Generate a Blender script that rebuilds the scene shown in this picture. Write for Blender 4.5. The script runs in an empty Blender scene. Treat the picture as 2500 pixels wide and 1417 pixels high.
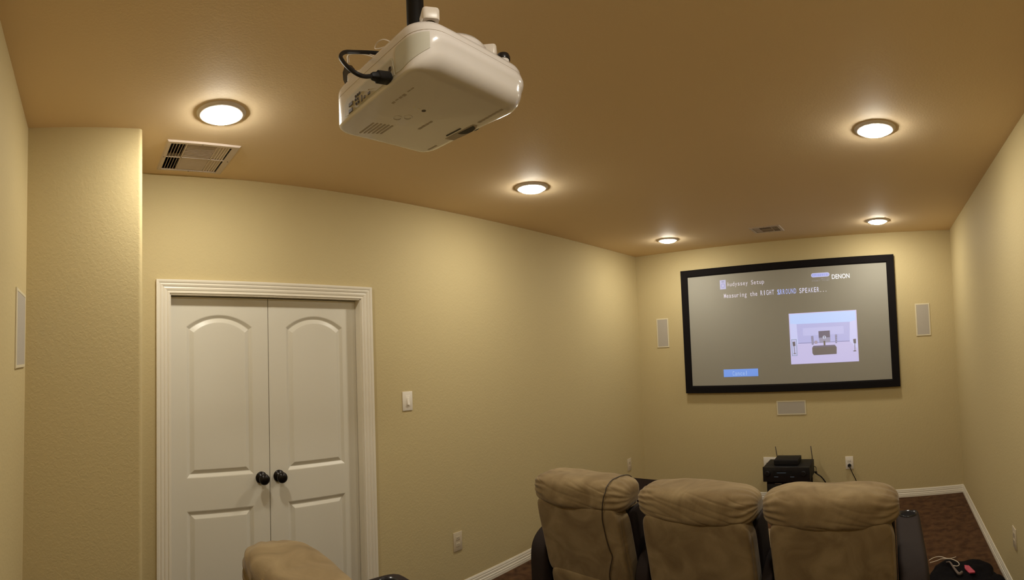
import bpy, bmesh, math, random
from mathutils import Vector, Matrix, noise
random.seed(7)
S = bpy.context.scene
COL = S.collection
PI = math.pi

# ------------------------------------------------------------------ camera
# the photograph is a hand-held phone panorama: a cylindrical sweep from the rear wall to the right wall
EYE = 1.530
R3 = ((0.74082, -0.66948, 0.05456), (0.67072, 0.74168, -0.00640), (-0.03618, 0.04133, 0.99849))  # columns: right, forward, up
cd = bpy.data.cameras.new('camera')
cam = bpy.data.objects.new('camera', cd); COL.objects.link(cam)
cd.type = 'PANO'
cd.panorama_type = 'CENTRAL_CYLINDRICAL'
FPX, CY = 1241.92, 801.61
cd.central_cylindrical_range_u_min = -1250 / FPX
cd.central_cylindrical_range_u_max = 1250 / FPX
cd.central_cylindrical_range_v_min = -(1417 - CY) / FPX
cd.central_cylindrical_range_v_max = CY / FPX
cd.central_cylindrical_radius = 1.0
cd.clip_start = 0.01
cam.matrix_world = Matrix(((R3[0][0], R3[0][2], -R3[0][1], 0), (R3[1][0], R3[1][2], -R3[1][1], 0),
                           (R3[2][0], R3[2][2], -R3[2][1], EYE), (0, 0, 0, 1)))
S.camera = cam

# ------------------------------------------------------------------ world, exposure
w = bpy.data.worlds.new('world'); S.world = w; w.use_nodes = True
w.node_tree.nodes['Background'].inputs[0].default_value = (0.0, 0.0, 0.0, 1)
w.node_tree.nodes['Background'].inputs[1].default_value = 0.0
vs = S.view_settings
S.display_settings.display_device = 'sRGB'
vs.view_transform = 'Standard'; vs.look = 'None'; vs.gamma = 1.0; vs.exposure = 0.0; vs.use_curve_mapping = False
S.cycles.max_bounces = 10; S.cycles.diffuse_bounces = 8
S.cycles.use_denoising = True

LAMP = 212.0                       # radiance of the recessed lamp lenses
LAMP_COL = (1.0, 0.955, 0.84)

# ------------------------------------------------------------------ room dimensions
H = 2.44; L = 2.472; LB = 1.979; B = 0.24; E = 0.218; D = 4.686; R = 0.639

# ------------------------------------------------------------------ materials
def mat(name, col, rough=0.6, metal=0.0, spec=0.5, bump=None, vary=None, coat=0.0, sheen=0.0, emit=None):
    m = bpy.data.materials.new(name); m.use_nodes = True
    nt = m.node_tree; b = nt.nodes['Principled BSDF']
    b.inputs['Base Color'].default_value = (*col, 1)
    b.inputs['Roughness'].default_value = rough
    b.inputs['Metallic'].default_value = metal
    b.inputs['Specular IOR Level'].default_value = spec
    b.inputs['Coat Weight'].default_value = coat
    b.inputs['Coat Roughness'].default_value = 0.08
    b.inputs['Sheen Weight'].default_value = sheen
    b.inputs['Sheen Roughness'].default_value = 0.4
    tc = nt.nodes.new('ShaderNodeTexCoord')
    if vary:                                       # (scale, second colour, low, high, distortion)
        n = nt.nodes.new('ShaderNodeTexNoise'); n.inputs['Scale'].default_value = vary[0]
        n.inputs['Detail'].default_value = 5; n.inputs['Distortion'].default_value = vary[4] if len(vary) > 4 else 0
        r = nt.nodes.new('ShaderNodeValToRGB')
        r.color_ramp.elements[0].position = vary[2]; r.color_ramp.elements[1].position = vary[3]
        r.color_ramp.elements[0].color = (*col, 1); r.color_ramp.elements[1].color = (*vary[1], 1)
        nt.links.new(tc.outputs['Object'], n.inputs['Vector']); nt.links.new(n.outputs['Fac'], r.inputs['Fac'])
        nt.links.new(r.outputs['Color'], b.inputs['Base Color'])
    if bump:                                       # (scale, strength, distance, detail)
        n2 = nt.nodes.new('ShaderNodeTexNoise'); n2.inputs['Scale'].default_value = bump[0]
        n2.inputs['Detail'].default_value = bump[3] if len(bump) > 3 else 3
        bp = nt.nodes.new('ShaderNodeBump'); bp.inputs['Strength'].default_value = bump[1]; bp.inputs['Distance'].default_value = bump[2]
        nt.links.new(tc.outputs['Object'], n2.inputs['Vector']); nt.links.new(n2.outputs['Fac'], bp.inputs['Height'])
        nt.links.new(bp.outputs['Normal'], b.inputs['Normal'])
    if emit:
        b.inputs['Emission Color'].default_value = (*emit[0], 1); b.inputs['Emission Strength'].default_value = emit[1]
    return m

def wall_mat(name, col, scale, dist):
    """hand-trowelled orange peel texture: flattened blobs"""
    m = mat(name, col, 0.7, spec=0.2)
    nt = m.node_tree; b = nt.nodes['Principled BSDF']
    tc = nt.nodes.new('ShaderNodeTexCoord')
    n = nt.nodes.new('ShaderNodeTexNoise'); n.inputs['Scale'].default_value = scale; n.inputs['Detail'].default_value = 2.5; n.inputs['Distortion'].default_value = 0.6
    r = nt.nodes.new('ShaderNodeValToRGB'); r.color_ramp.elements[0].position = 0.42; r.color_ramp.elements[1].position = 0.62
    bp = nt.nodes.new('ShaderNodeBump'); bp.inputs['Strength'].default_value = 0.5; bp.inputs['Distance'].default_value = dist
    nt.links.new(tc.outputs['Object'], n.inputs['Vector']); nt.links.new(n.outputs['Fac'], r.inputs['Fac'])
    nt.links.new(r.outputs['Color'], bp.inputs['Height']); nt.links.new(bp.outputs['Normal'], b.inputs['Normal'])
    return m

M = {}
M['wall'] = wall_mat('wall_paint', (0.52, 0.422, 0.222), 75, 0.0005)
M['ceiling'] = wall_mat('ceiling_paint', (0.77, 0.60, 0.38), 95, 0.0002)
M['carpet'] = mat('carpet', (0.125, 0.058, 0.021), 0.95, spec=0.05, bump=(300, 1.0, 0.008, 4), vary=(16, (0.060, 0.025, 0.008), 0.34, 0.66, 0.3), sheen=0.05)
M['trim'] = mat('trim_paint', (0.72, 0.66, 0.54), 0.35, spec=0.5)
M['door'] = mat('door_paint', (0.66, 0.62, 0.52), 0.38, spec=0.5, bump=(120, 0.15, 0.0006))
M['bronze'] = mat('oiled_bronze', (0.012, 0.009, 0.008), 0.28, metal=0.6)
M['plate'] = mat('plate_plastic', (0.74, 0.68, 0.58), 0.3)
M['plate_tan'] = mat('tan_plate_plastic', (0.56, 0.47, 0.33), 0.35)
M['slot'] = mat('slot_dark', (0.03, 0.025, 0.02), 0.6)
M['frame_velvet'] = mat('black_velvet', (0.006, 0.0045, 0.0045), 0.9, spec=0.15)
M['screen'] = mat('screen_fabric', (0.30, 0.285, 0.24), 0.7, spec=0.2)
M['grille'] = mat('speaker_grille', (0.40, 0.36, 0.30), 0.8, spec=0.2, bump=(900, 0.4, 0.0008))
M['flange'] = mat('speaker_flange', (0.62, 0.55, 0.38), 0.5)
M['vent'] = mat('vent_metal', (0.60, 0.50, 0.42), 0.45)
M['duct'] = mat('duct_dark', (0.02, 0.012, 0.008), 0.9)
M['can'] = mat('lamp_trim_ring', (0.70, 0.62, 0.55), 0.4)
M['lens'] = mat('lamp_lens', (0.9, 0.9, 0.88), 0.4, emit=(LAMP_COL, LAMP))
M['suede'] = mat('beige_suede', (0.27, 0.198, 0.104), 0.9, spec=0.06, sheen=0.15, bump=(220, 0.3, 0.0012, 4), vary=(6.5, (0.165, 0.112, 0.055), 0.30, 0.70, 1.2))
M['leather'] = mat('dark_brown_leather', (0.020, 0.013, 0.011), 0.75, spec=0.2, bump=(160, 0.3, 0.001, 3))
M['blackplastic'] = mat('black_plastic', (0.012, 0.011, 0.012), 0.25)
M['blackmatte'] = mat('black_matte', (0.007, 0.006, 0.006), 0.6, spec=0.25)
M['blackcloth'] = mat('black_cloth', (0.005, 0.0042, 0.005), 0.9, spec=0.08, bump=(70, 0.5, 0.004))
M['white_gloss'] = mat('white_gloss_plastic', (0.66, 0.62, 0.60), 0.22, spec=0.6, coat=0.6)
M['white_gloss2'] = mat('white_plastic_panel', (0.50, 0.485, 0.42), 0.35)
M['white_metal'] = mat('white_metal', (0.66, 0.60, 0.54), 0.35)
M['port_panel'] = mat('port_panel', (0.42, 0.38, 0.30), 0.5)
M['mark'] = mat('printed_mark', (0.40, 0.34, 0.27), 0.5)
M['darkmark'] = mat('dark_mark', (0.07, 0.05, 0.035), 0.5)
M['silver'] = mat('silver', (0.6, 0.56, 0.5), 0.25, metal=0.9)
M['bluegrey'] = mat('display_bars', (0.08, 0.10, 0.13), 0.4, emit=((0.5, 0.7, 0.9), 0.05))
M['white_cord'] = mat('white_cord', (0.62, 0.52, 0.40), 0.5)
M['grey_strap'] = mat('grey_strap', (0.13, 0.095, 0.075), 0.8)
M['pink'] = mat('pink_label', (0.42, 0.04, 0.07), 0.6)
M['brown_box'] = mat('dark_brown_box', (0.009, 0.004, 0.003), 0.8, spec=0.1)
M['brown_cord'] = mat('brown_cord', (0.03, 0.018, 0.010), 0.5)

# ------------------------------------------------------------------ object helpers
def finish(name, bm, m, parent=None, smooth=False, auto=None):
    bmesh.ops.recalc_face_normals(bm, faces=bm.faces)
    me = bpy.data.meshes.new(name); bm.to_mesh(me); bm.free()
    me.materials.append(M[m] if isinstance(m, str) else m)
    if smooth:
        for p in me.polygons: p.use_smooth = True
        if auto:
            me.set_sharp_from_angle(angle=math.radians(auto))
    o = bpy.data.objects.new(name, me); COL.objects.link(o)
    if parent is not None:
        o.parent = parent
        o.matrix_parent_inverse = parent.matrix_basis.inverted()
    return o

def empty(name, loc, label, cat, group=None):
    o = bpy.data.objects.new(name, None); COL.objects.link(o)
    o.empty_display_size = 0.1
    o.location = loc
    return tag(o, label, cat, group)

def tag(o, label, cat, group=None):
    o['label'] = label; o['category'] = cat
    if group: o['group'] = group
    return o

def struct(o, label=None):
    o['kind'] = 'structure'
    if label: o['label'] = label
    return o

def dup(root, dx, label, group):
    """a copy of a thing with copies of its parts and sub-parts"""
    r = root.copy(); COL.objects.link(r)
    r.location = Vector(root.location) + Vector(dx)
    r['label'] = label; r['group'] = group
    for ch in list(root.children):
        c = ch.copy(); COL.objects.link(c); c.parent = r; c.matrix_parent_inverse = ch.matrix_parent_inverse.copy()
        for g in list(ch.children):
            d = g.copy(); COL.objects.link(d); d.parent = c; d.matrix_parent_inverse = g.matrix_parent_inverse.copy()
    return r

# ------------------------------------------------------------------ shape helpers
def box(bm, x0, x1, y0, y1, z0, z1, bev=0.0, seg=2):
    vs_ = [bm.verts.new((x, y, z)) for x in (x0, x1) for y in (y0, y1) for z in (z0, z1)]
    idx = ((0, 1, 3, 2), (4, 6, 7, 5), (0, 4, 5, 1), (2, 3, 7, 6), (0, 2, 6, 4), (1, 5, 7, 3))
    fs = [bm.faces.new([vs_[i] for i in f]) for f in idx]
    if bev > 0:
        es = set()
        for f in fs: es.update(f.edges)
        bmesh.ops.bevel(bm, geom=list(es), offset=bev, segments=seg, affect='EDGES', profile=0.5)
    return bm

def bx(name, x0, x1, y0, y1, z0, z1, m, parent=None, bev=0.0, seg=2):
    bm = bmesh.new(); box(bm, x0, x1, y0, y1, z0, z1, bev, seg)
    return finish(name, bm, m, parent, smooth=bev > 0, auto=35 if bev > 0 else None)

def curve_pts(pts, n=8):
    pts = [Vector(p) for p in pts]
    if len(pts) < 3: return pts
    out = []
    P = [pts[0] * 2 - pts[1]] + pts + [pts[-1] * 2 - pts[-2]]
    for i in range(1, len(P) - 2):
        a, b, c, d = P[i - 1], P[i], P[i + 1], P[i + 2]
        for k in range(n):
            t = k / n
            out.append(0.5 * ((2 * b) + (c - a) * t + (2 * a - 5 * b + 4 * c - d) * t * t + (3 * b - a - 3 * c + d) * t ** 3))
    out.append(pts[-1])
    return out

def tube(bm, pts, r, seg=10, n=8, smooth=True):
    P = curve_pts(pts, n) if smooth else [Vector(p) for p in pts]
    up = Vector((0, 0, 1)); rings = []
    t0 = (P[1] - P[0]).normalized()
    nrm = t0.orthogonal().normalized()
    for i, p in enumerate(P):
        t = (P[min(i + 1, len(P) - 1)] - P[max(i - 1, 0)]).normalized()
        nrm = (nrm - t * nrm.dot(t)).normalized(); bn = t.cross(nrm)
        rr = r(i / (len(P) - 1)) if callable(r) else r
        rings.append([bm.verts.new(p + (nrm * math.cos(a) + bn * math.sin(a)) * rr) for a in [2 * PI * k / seg for k in range(seg)]])
    skin(bm, rings, True)
    return bm

def skin(bm, rings, caps=True, closed=True):
    for a, b in zip(rings, rings[1:]):
        n = len(a)
        for k in range(n if closed else n - 1):
            bm.faces.new((a[k], a[(k + 1) % n], b[(k + 1) % n], b[k]))
    if caps:
        bm.faces.new(rings[0][::-1]); bm.faces.new(rings[-1])

def lathe(bm, prof, seg=32, mtx=None):
    """prof: (r, z) from bottom to top about local z; mtx places it"""
    mtx = mtx or Matrix.Identity(4); rings = []
    for r, z in prof:
        if r <= 1e-6: rings.append([bm.verts.new(mtx @ Vector((0, 0, z)))])
        else: rings.append([bm.verts.new(mtx @ Vector((r * math.cos(a), r * math.sin(a), z))) for a in [2 * PI * k / seg for k in range(seg)]])
    for a, b in zip(rings, rings[1:]):
        if len(a) == 1 and len(b) == 1: continue
        for k in range(seg):
            k2 = (k + 1) % seg
            if len(a) == 1: bm.faces.new((a[0], b[k2], b[k]))
            elif len(b) == 1: bm.faces.new((a[k], a[k2], b[0]))
            else: bm.faces.new((a[k], a[k2], b[k2], b[k]))
    return bm

def frame_to(p, axis):
    """matrix whose local z points along axis, at p"""
    q = Vector(axis).normalized().to_track_quat('Z', 'Y')
    return Matrix.Translation(Vector(p)) @ q.to_matrix().to_4x4()

def puff(bm, c, h, n=4.0, res=24, fn=None):
    """an upholstered box: super-ellipsoid of half sizes h and exponent n, optional displacement fn(u, point)->vector"""
    vmap = {}
    def V(p):
        k = (round(p[0] * 4096), round(p[1] * 4096), round(p[2] * 4096))
        if k not in vmap:
            s = (abs(p[0]) ** n + abs(p[1]) ** n + abs(p[2]) ** n) ** (1 / n)
            u = Vector(p) / s
            q = Vector((c[0] + u[0] * h[0], c[1] + u[1] * h[1], c[2] + u[2] * h[2]))
            if fn: q = q + fn(u, q)
            vmap[k] = bm.verts.new(q)
        return vmap[k]
    g = [math.sin((-1 + 2 * i / res) * PI / 4) / math.sin(PI / 4) for i in range(res + 1)]
    for ax in range(3):
        for s in (-1, 1):
            for i in range(res):
                for j in range(res):
                    q = []
                    for a, b in ((i, j), (i + 1, j), (i + 1, j + 1), (i, j + 1)):
                        p = [0, 0, 0]; p[ax] = s; p[(ax + 1) % 3] = g[a]; p[(ax + 2) % 3] = g[b]
                        q.append(V(p))
                    bm.faces.new(q if s > 0 else q[::-1])
    return bm

def plate_holes(bm, outer, holes):
    """flat face with holes: outer and holes are lists of 3D points in one plane"""
    es = []
    for loop in [outer] + holes:
        v = [bm.verts.new(p) for p in loop]
        es += [bm.edges.new((v[i], v[(i + 1) % len(v)])) for i in range(len(v))]
    r = bmesh.ops.triangle_fill(bm, use_beauty=True, use_dissolve=False, edges=es)
    return r

def extrude_profile(bm, p0, p1, U, V, prof, m0=None, m1=None):
    """prof [(u, v)] swept from p0 to p1; m0/m1(u, v) = how far each end is cut back for a mitre"""
    p0, p1, U, V = map(Vector, (p0, p1, U, V)); d = (p1 - p0).normalized()
    a = [bm.verts.new(p0 + U * u + V * v + d * (m0(u, v) if m0 else 0)) for u, v in prof]
    b = [bm.verts.new(p1 + U * u + V * v - d * (m1(u, v) if m1 else 0)) for u, v in prof]
    skin(bm, [a, b], True)

# ================================================================== THE ROOM
T = 0.10
# floor
o = bx('floor', -L - T, R + T, -B - T, D + T, -0.12, 0.0, 'carpet'); struct(o, 'brown carpet floor')
# ceiling with openings for two registers
V1 = (-2.385, -2.085, 0.352, 0.622)      # register opening near the doors
V2 = (-1.045, -0.835, 4.045, 4.225)      # register opening near the screen
bm = bmesh.new()
x0, x1, y0, y1 = -L - T, R + T, -B - T, D + T
holes = [[(v[0], v[2], H), (v[1], v[2], H), (v[1], v[3], H), (v[0], v[3], H)] for v in (V1, V2)]
plate_holes(bm, [(x0, y0, H), (x1, y0, H), (x1, y1, H), (x0, y1, H)], holes)
ret = bmesh.ops.extrude_face_region(bm, geom=list(bm.faces))
bmesh.ops.translate(bm, verts=[g for g in ret['geom'] if isinstance(g, bmesh.types.BMVert)], vec=(0, 0, 0.12))
o = finish('ceiling', bm, 'ceiling'); struct(o, 'textured tan ceiling')
# left wall with the doorway cut out
DY0, DY1, DZ = 0.408, 1.478, 1.838
bm = bmesh.new()
box(bm, -L - T, -L, E - 0.1, DY0, 0, H); box(bm, -L - T, -L, DY1, D + T, 0, H); box(bm, -L - T, -L, DY0, DY1, DZ, H)
o = finish('wall_left', bm, 'wall'); struct(o, 'long yellow-beige wall with the double doors')
# boxed-out corner with a rounded corner bead
bm = bmesh.new(); rr = 0.018
pts = [(-L - T, -B - T), (-LB, -B - T)] + [(-LB - rr + rr * math.cos(a), E - rr + rr * math.sin(a)) for a in [PI / 2 * k / 8 for k in range(9)]] + [(-L - T, E)]
a = [bm.verts.new((x, y, 0)) for x, y in pts]; b = [bm.verts.new((x, y, H)) for x, y in pts]
skin(bm, [a, b])
o = finish('wall_corner', bm, 'wall', smooth=True, auto=40); struct(o, 'boxed-out wall corner left of the doors')
o = bx('wall_front', -L - T, R + T, D, D + T, 0, H, 'wall'); struct(o, 'wall that carries the projection screen')
o = bx('wall_right', R, R + T, -B - T, D + T, 0, H, 'wall'); struct(o, 'right-hand wall')
o = bx('wall_rear', -LB, R + T, -B - T, -B, 0, H, 'wall'); struct(o, 'rear wall at the left edge')
# closet darkness behind the doors
o = bx('wall_closet', -L - 0.75, -L - 0.65, 0.1, 1.8, -0.1, H, 'wall'); struct(o, 'closet wall behind the double doors')

# baseboards: stepped moulding
BH = 0.072
BP = [(0, 0), (0.013, 0), (0.013, 0.018), (0.0115, 0.021), (0.0115, 0.032), (0.0085, 0.035), (0.0085, 0.050), (0.0065, 0.053), (0.0065, 0.062), (0.003, BH), (0, BH)]
mi = lambda u, v: u
def baseboard(name, segs, label):
    bm = bmesh.new()
    for p0, p1, U, m0, m1 in segs:
        extrude_profile(bm, (*p0, 0), (*p1, 0), (*U, 0), (0, 0, 1), BP, m0, m1)
    struct(finish(name, bm, 'trim'), label)
baseboard('baseboard_left', [((-L, DY1 + 0.07), (-L, D), (1, 0), None, mi), ((-L, E), (-L, DY0 - 0.07), (1, 0), mi, None)], 'white baseboard on the door wall')
baseboard('baseboard_front', [((-L, D), (R, D), (0, -1), mi, mi)], 'white baseboard under the screen')
baseboard('baseboard_right', [((R, D), (R, -B), (-1, 0), mi, mi)], 'white baseboard on the right wall')
baseboard('baseboard_rear', [((R, -B), (-LB, -B), (0, 1), mi, mi)], 'white baseboard on the rear wall')
baseboard('baseboard_corner', [((-LB, -B), (-LB, E), (1, 0), mi, lambda u, v: -u), ((-LB, E), (-L, E), (0, 1), lambda u, v: -u, mi)], 'white baseboard on the boxed corner')

# door casing (mitred, ridged) and jamb
CW = 0.070
CP = [(0, 0), (0.006, 0), (0.010, 0.004), (0.010, 0.010), (0.0075, 0.014), (0.011, 0.020), (0.0125, 0.028), (0.0105, 0.034),
      (0.0135, 0.038), (0.016, 0.046), (0.0135, 0.052), (0.0165, 0.056), (0.018, 0.062), (0.018, CW), (0, CW)]   # (out of wall, away from opening)
bm = bmesh.new(); mv = lambda u, v: -v
extrude_profile(bm, (-L, DY0, 0), (-L, DY0, DZ), (1, 0, 0), (0, -1, 0), CP, None, mv)
extrude_profile(bm, (-L, DY1, 0), (-L, DY1, DZ), (1, 0, 0), (0, 1, 0), CP, None, mv)
extrude_profile(bm, (-L, DY0, DZ), (-L, DY1, DZ), (1, 0, 0), (0, 0, 1), CP, mv, mv)
struct(finish('trim_1', bm, 'trim'), 'white ridged casing round the double doors')
bm = bmesh.new()
box(bm, -L - T - 0.005, -L + 0.004, DY0 - 0.012, DY0 + 0.004, 0, DZ + 0.004); box(bm, -L - T - 0.005, -L + 0.004, DY1 - 0.004, DY1 + 0.012, 0, DZ + 0.004)
box(bm, -L - T - 0.005, -L + 0.004, DY0 - 0.012, DY1 + 0.012, DZ - 0.004, DZ + 0.012)
struct(finish('trim_2', bm, 'trim'), 'white jamb inside the doorway')

# door leaves: moulded two-panel doors with arched tops
def door_leaf(name, ya, yb, u0, u1, label, knob_y):
    xf = -L - 0.052; th = 0.034; z0, z1 = 0.012, DZ - 0.008
    bm = bmesh.new()
    def arch(i):
        zs, zp, zb = 1.680, 1.742, 0.918
        a0, a1 = u0 + i, u1 - i; c = (a0 + a1) / 2; hw = (a1 - a0) / 2
        zs_, zp_ = zs - i * 0.75, zp - i
        rise = zp_ - zs_; rad = (hw * hw + rise * rise) / (2 * rise); ang = math.asin(hw / rad)
        pts = [(xx, zb + i) for xx in (a0, a1)]
        for k in range(21):
            t = ang - 2 * ang * k / 20
            pts.append((c + rad * math.sin(t), zp_ - rad + rad * math.cos(t)))
        return pts
    def rect(i):
        return [(u0 + i, 0.20 + i), (u1 - i, 0.20 + i), (u1 - i, 0.758 - i), (u0 + i, 0.758 - i)]
    P3 = lambda pts, dx: [(xf + dx, y, z) for y, z in pts]
    plate_holes(bm, [(xf, ya, z0), (xf, yb, z0), (xf, yb, z1), (xf, ya, z1)], [P3(arch(0), 0), P3(rect(0), 0)])
    for fn in (arch, rect):
        rings = [[bm.verts.new(p) for p in P3(fn(i), dx)] for i, dx in ((0, 0), (0.004, -0.001), (0.018, -0.011), (0.021, -0.011), (0.040, -0.002), (0.043, -0.0015))]
        for a, b in zip(rings, rings[1:]):
            for k in range(len(a)): bm.faces.new((a[k], a[(k + 1) % len(a)], b[(k + 1) % len(b)], b[k]))
        bm.faces.new(rings[-1])
    bmesh.ops.remove_doubles(bm, verts=bm.verts, dist=1e-5)
    c = [(ya, z0), (yb, z0), (yb, z1), (ya, z1)]
    f = [bm.verts.new((xf, *p)) for p in c]; k_ = [bm.verts.new((xf - th, *p)) for p in c]
    for k in range(4): bm.faces.new((f[k], f[(k + 1) % 4], k_[(k + 1) % 4], k_[k]))
    bm.faces.new(k_)
    bmesh.ops.remove_doubles(bm, verts=bm.verts, dist=1e-5)
    leaf = struct(finish(name, bm, 'door'), label)
    bm = bmesh.new(); mt = frame_to((xf, knob_y, 0.897), (1, 0, 0))
    lathe(bm, [(0, 0), (0.031, 0), (0.031, 0.003), (0.027, 0.007), (0.012, 0.011), (0.011, 0.030), (0.020, 0.034), (0.027, 0.042), (0.0285, 0.050), (0.026, 0.058), (0.018, 0.064), (0.008, 0.066), (0, 0.0665)], 32, mt)
    kn = finish('door_knob', bm, 'bronze', leaf, smooth=True); kn['label'] = 'dark bronze round door knob'
    return leaf
MID = 0.940
door_leaf('door_1', DY0 + 0.006, MID - 0.002, 0.498, 0.852, 'left leaf of the white double doors', 0.892)
door_leaf('door_2', MID + 0.002, DY1 - 0.006, 1.040, 1.388, 'right leaf of the white double doors', 0.990)

# ================================================================== CEILING LAMPS
def lamp(x, y, label):
    t = empty('recessed_light', (x, y, H), label, 'ceiling light', 'recessed lights in the ceiling')
    bm = bmesh.new()
    lathe(bm, [(0.071, H - 0.002), (0.073, H - 0.010), (0.080, H - 0.0105), (0.087, H - 0.007), (0.093, H - 0.002), (0.093, H), (0.071, H)], 48, Matrix.Translation((x, y, 0)))
    finish('trim_ring', bm, 'can', t, smooth=True, auto=50)
    bm = bmesh.new()
    lathe(bm, [(0.0712, H - 0.003), (0.069, H - 0.012), (0.060, H - 0.019), (0.042, H - 0.024), (0.020, H - 0.0265), (0, H - 0.027)], 32, Matrix.Translation((x, y, 0)))
    finish('lens', bm, 'lens', t, smooth=True)
for x, y, lb in ((-1.795, 0.493, 'lit recessed light in front of the large air register above the double doors'),
                 (-1.800, 2.203, 'middle lit recessed light of the row along the long left wall'),
                 (-1.829, 4.095, 'lit recessed light nearest the far left corner by the screen'),
                 (0.000, 2.272, 'big lit recessed light at the upper right, nearer the camera'),
                 (-0.020, 4.159, 'lit recessed light above the right end of the screen'),
                 (0.000, 0.470, 'recessed light overhead at the back of the room, outside the picture')):
    lamp(x, y, lb)

# ================================================================== AIR REGISTERS
def register(v, fr, axis, label, order):
    """v opening, fr frame margins; zones along axis: deep dark slats, fine slats in two halves, closed slats"""
    xa, xb, ya, yb = v
    t = empty('air_register', ((xa + xb) / 2, (ya + yb) / 2, H), label, 'air vent', 'ceiling air registers')
    bm = bmesh.new()
    fx0, fx1, fy0, fy1 = xa - fr[0], xb + fr[1], ya - fr[2], yb + fr[3]
    o2 = [(fx0, fy0), (fx1, fy0), (fx1, fy1), (fx0, fy1)]; mid = [(fx0 + .006, fy0 + .006), (fx1 - .006, fy0 + .006), (fx1 - .006, fy1 - .006), (fx0 + .006, fy1 - .006)]
    inn = [(xa, ya), (xb, ya), (xb, yb), (xa, yb)]
    rings = [[bm.verts.new((*p, z)) for p in r] for r, z in ((o2, H), (mid, H - 0.007), (inn, H - 0.007), (inn, H + 0.02))]
    skin(bm, rings, caps=False)
    finish('frame', bm, 'vent', t)
    bm = bmesh.new()
    box(bm, xa - .004, xb + .004, ya - .004, yb + .004, H + 0.085, H + 0.1)
    box(bm, xa - .004, xa, ya - .004, yb + .004, H + 0.02, H + 0.09); box(bm, xb, xb + .004, ya - .004, yb + .004, H + 0.02, H + 0.09)
    box(bm, xa, xb, ya - .004, ya, H + 0.02, H + 0.09); box(bm, xa, xb, yb, yb + .004, H + 0.02, H + 0.09)
    dct = finish('duct_box', bm, 'duct', t); dct['label'] = 'dark duct opening'
    lo, hi = (ya, yb) if axis == 'y' else (xa, xb)      # zones run along this axis
    clo, chi = (xa, xb) if axis == 'y' else (ya, yb)
    def P(s, c, z): return (c, s, z) if axis == 'y' else (s, c, z)
    def slat_s(bm, s, tilt, wdt, c0, c1):               # long edge across c
        dz = wdt * math.cos(tilt); ds = wdt * math.sin(tilt); th = 0.0012
        z0 = H - 0.005
        ring = lambda c: [bm.verts.new(P(s, c, z0)), bm.verts.new(P(s + th, c, z0)), bm.verts.new(P(s + ds + th, c, z0 + dz)), bm.verts.new(P(s + ds, c, z0 + dz))]
        skin(bm, [ring(c0), ring(c1)])
    def slat_c(bm, c, tilt, wdt, s0, s1):
        dz = wdt * math.cos(tilt); dc = wdt * math.sin(tilt); th = 0.0012; z0 = H - 0.005
        ring = lambda s: [bm.verts.new(P(s, c, z0)), bm.verts.new(P(s, c + th, z0)), bm.verts.new(P(s, c + dc + th, z0 + dz)), bm.verts.new(P(s, c + dc, z0 + dz))]
        skin(bm, [ring(s0), ring(s1)])
    span = hi - lo; cm = (clo + chi) / 2
    if order == 'dark_first': z = [(0, .26, 'd'), (.26, .76, 'm'), (.76, 1, 'c')]
    else: z = [(0, .24, 'c'), (.24, .74, 'm'), (.74, 1, 'd')]
    for f0, f1, k in z:
        s0, s1 = lo + span * f0, lo + span * f1
        if k in 'dc':
            for c0, c1 in ((clo, cm - 0.004), (cm + 0.004, chi)):
                bm = bmesh.new(); n = 5 if k == 'd' else 4
                for i in range(n + 1):
                    if k == 'd': slat_s(bm, s0 + (s1 - s0 - 0.003) * i / n, 0.0, 0.006, c0, c1)
                    else: slat_s(bm, s0 + 0.006 + (s1 - s0 - 0.016) * i / n, -0.85 if order == 'dark_first' else 0.85, 0.0165, c0, c1)
                finish('slats', bm, 'vent', t)
        else:
            bm = bmesh.new(); n = 9
            for i in range(n): slat_c(bm, cm + 0.006 + (chi - cm - 0.010) * i / n, 0.62, 0.0165, s0 + .004, s1 - .004)
            finish('slats', bm, 'vent', t)
            bm = bmesh.new(); n = 13
            for i in range(n): slat_c(bm, clo + 0.006 + (cm - clo - 0.012) * i / n, 1.05, 0.0145, s0 + .004, s1 - .004)
            finish('slats', bm, 'vent', t)
    bm = bmesh.new()
    a, b = lo, hi
    for q in (lo + span * z[0][1] - .002, lo + span * z[1][1] - .002):
        p0, p1 = P(q, clo, H - .006), P(q + .004, chi, H + .012); box(bm, min(p0[0], p1[0]), max(p0[0], p1[0]), min(p0[1], p1[1]), max(p0[1], p1[1]), H - .006, H + .012)
    p0, p1 = P(lo, cm - .003, 0), P(hi, cm + .003, 0); box(bm, min(p0[0], p1[0]), max(p0[0], p1[0]), min(p0[1], p1[1]), max(p0[1], p1[1]), H - .006, H + .012)
    finish('divider', bm, 'vent', t)
    for q in ((fx0 + .012, (ya + yb) / 2), (fx1 - .012, (ya + yb) / 2), ((xa + xb) / 2, fy1 - .014), ((xa + xb) / 2, fy0 + .010)):
        bm = bmesh.new(); lathe(bm, [(0, H - .0085), (.003, H - .008), (.003, H - .006), (0, H - .006)], 10, Matrix.Translation((*q, 0)))
        finish('screw', bm, 'darkmark', t)
register(V1, (0.020, 0.022, 0.020, 0.034), 'y', 'large ceiling air register above the double doors', 'dark_first')
register(V2, (0.028, 0.025, 0.028, 0.028), 'x', 'small ceiling air register over the screen', 'dark_last')

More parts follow.
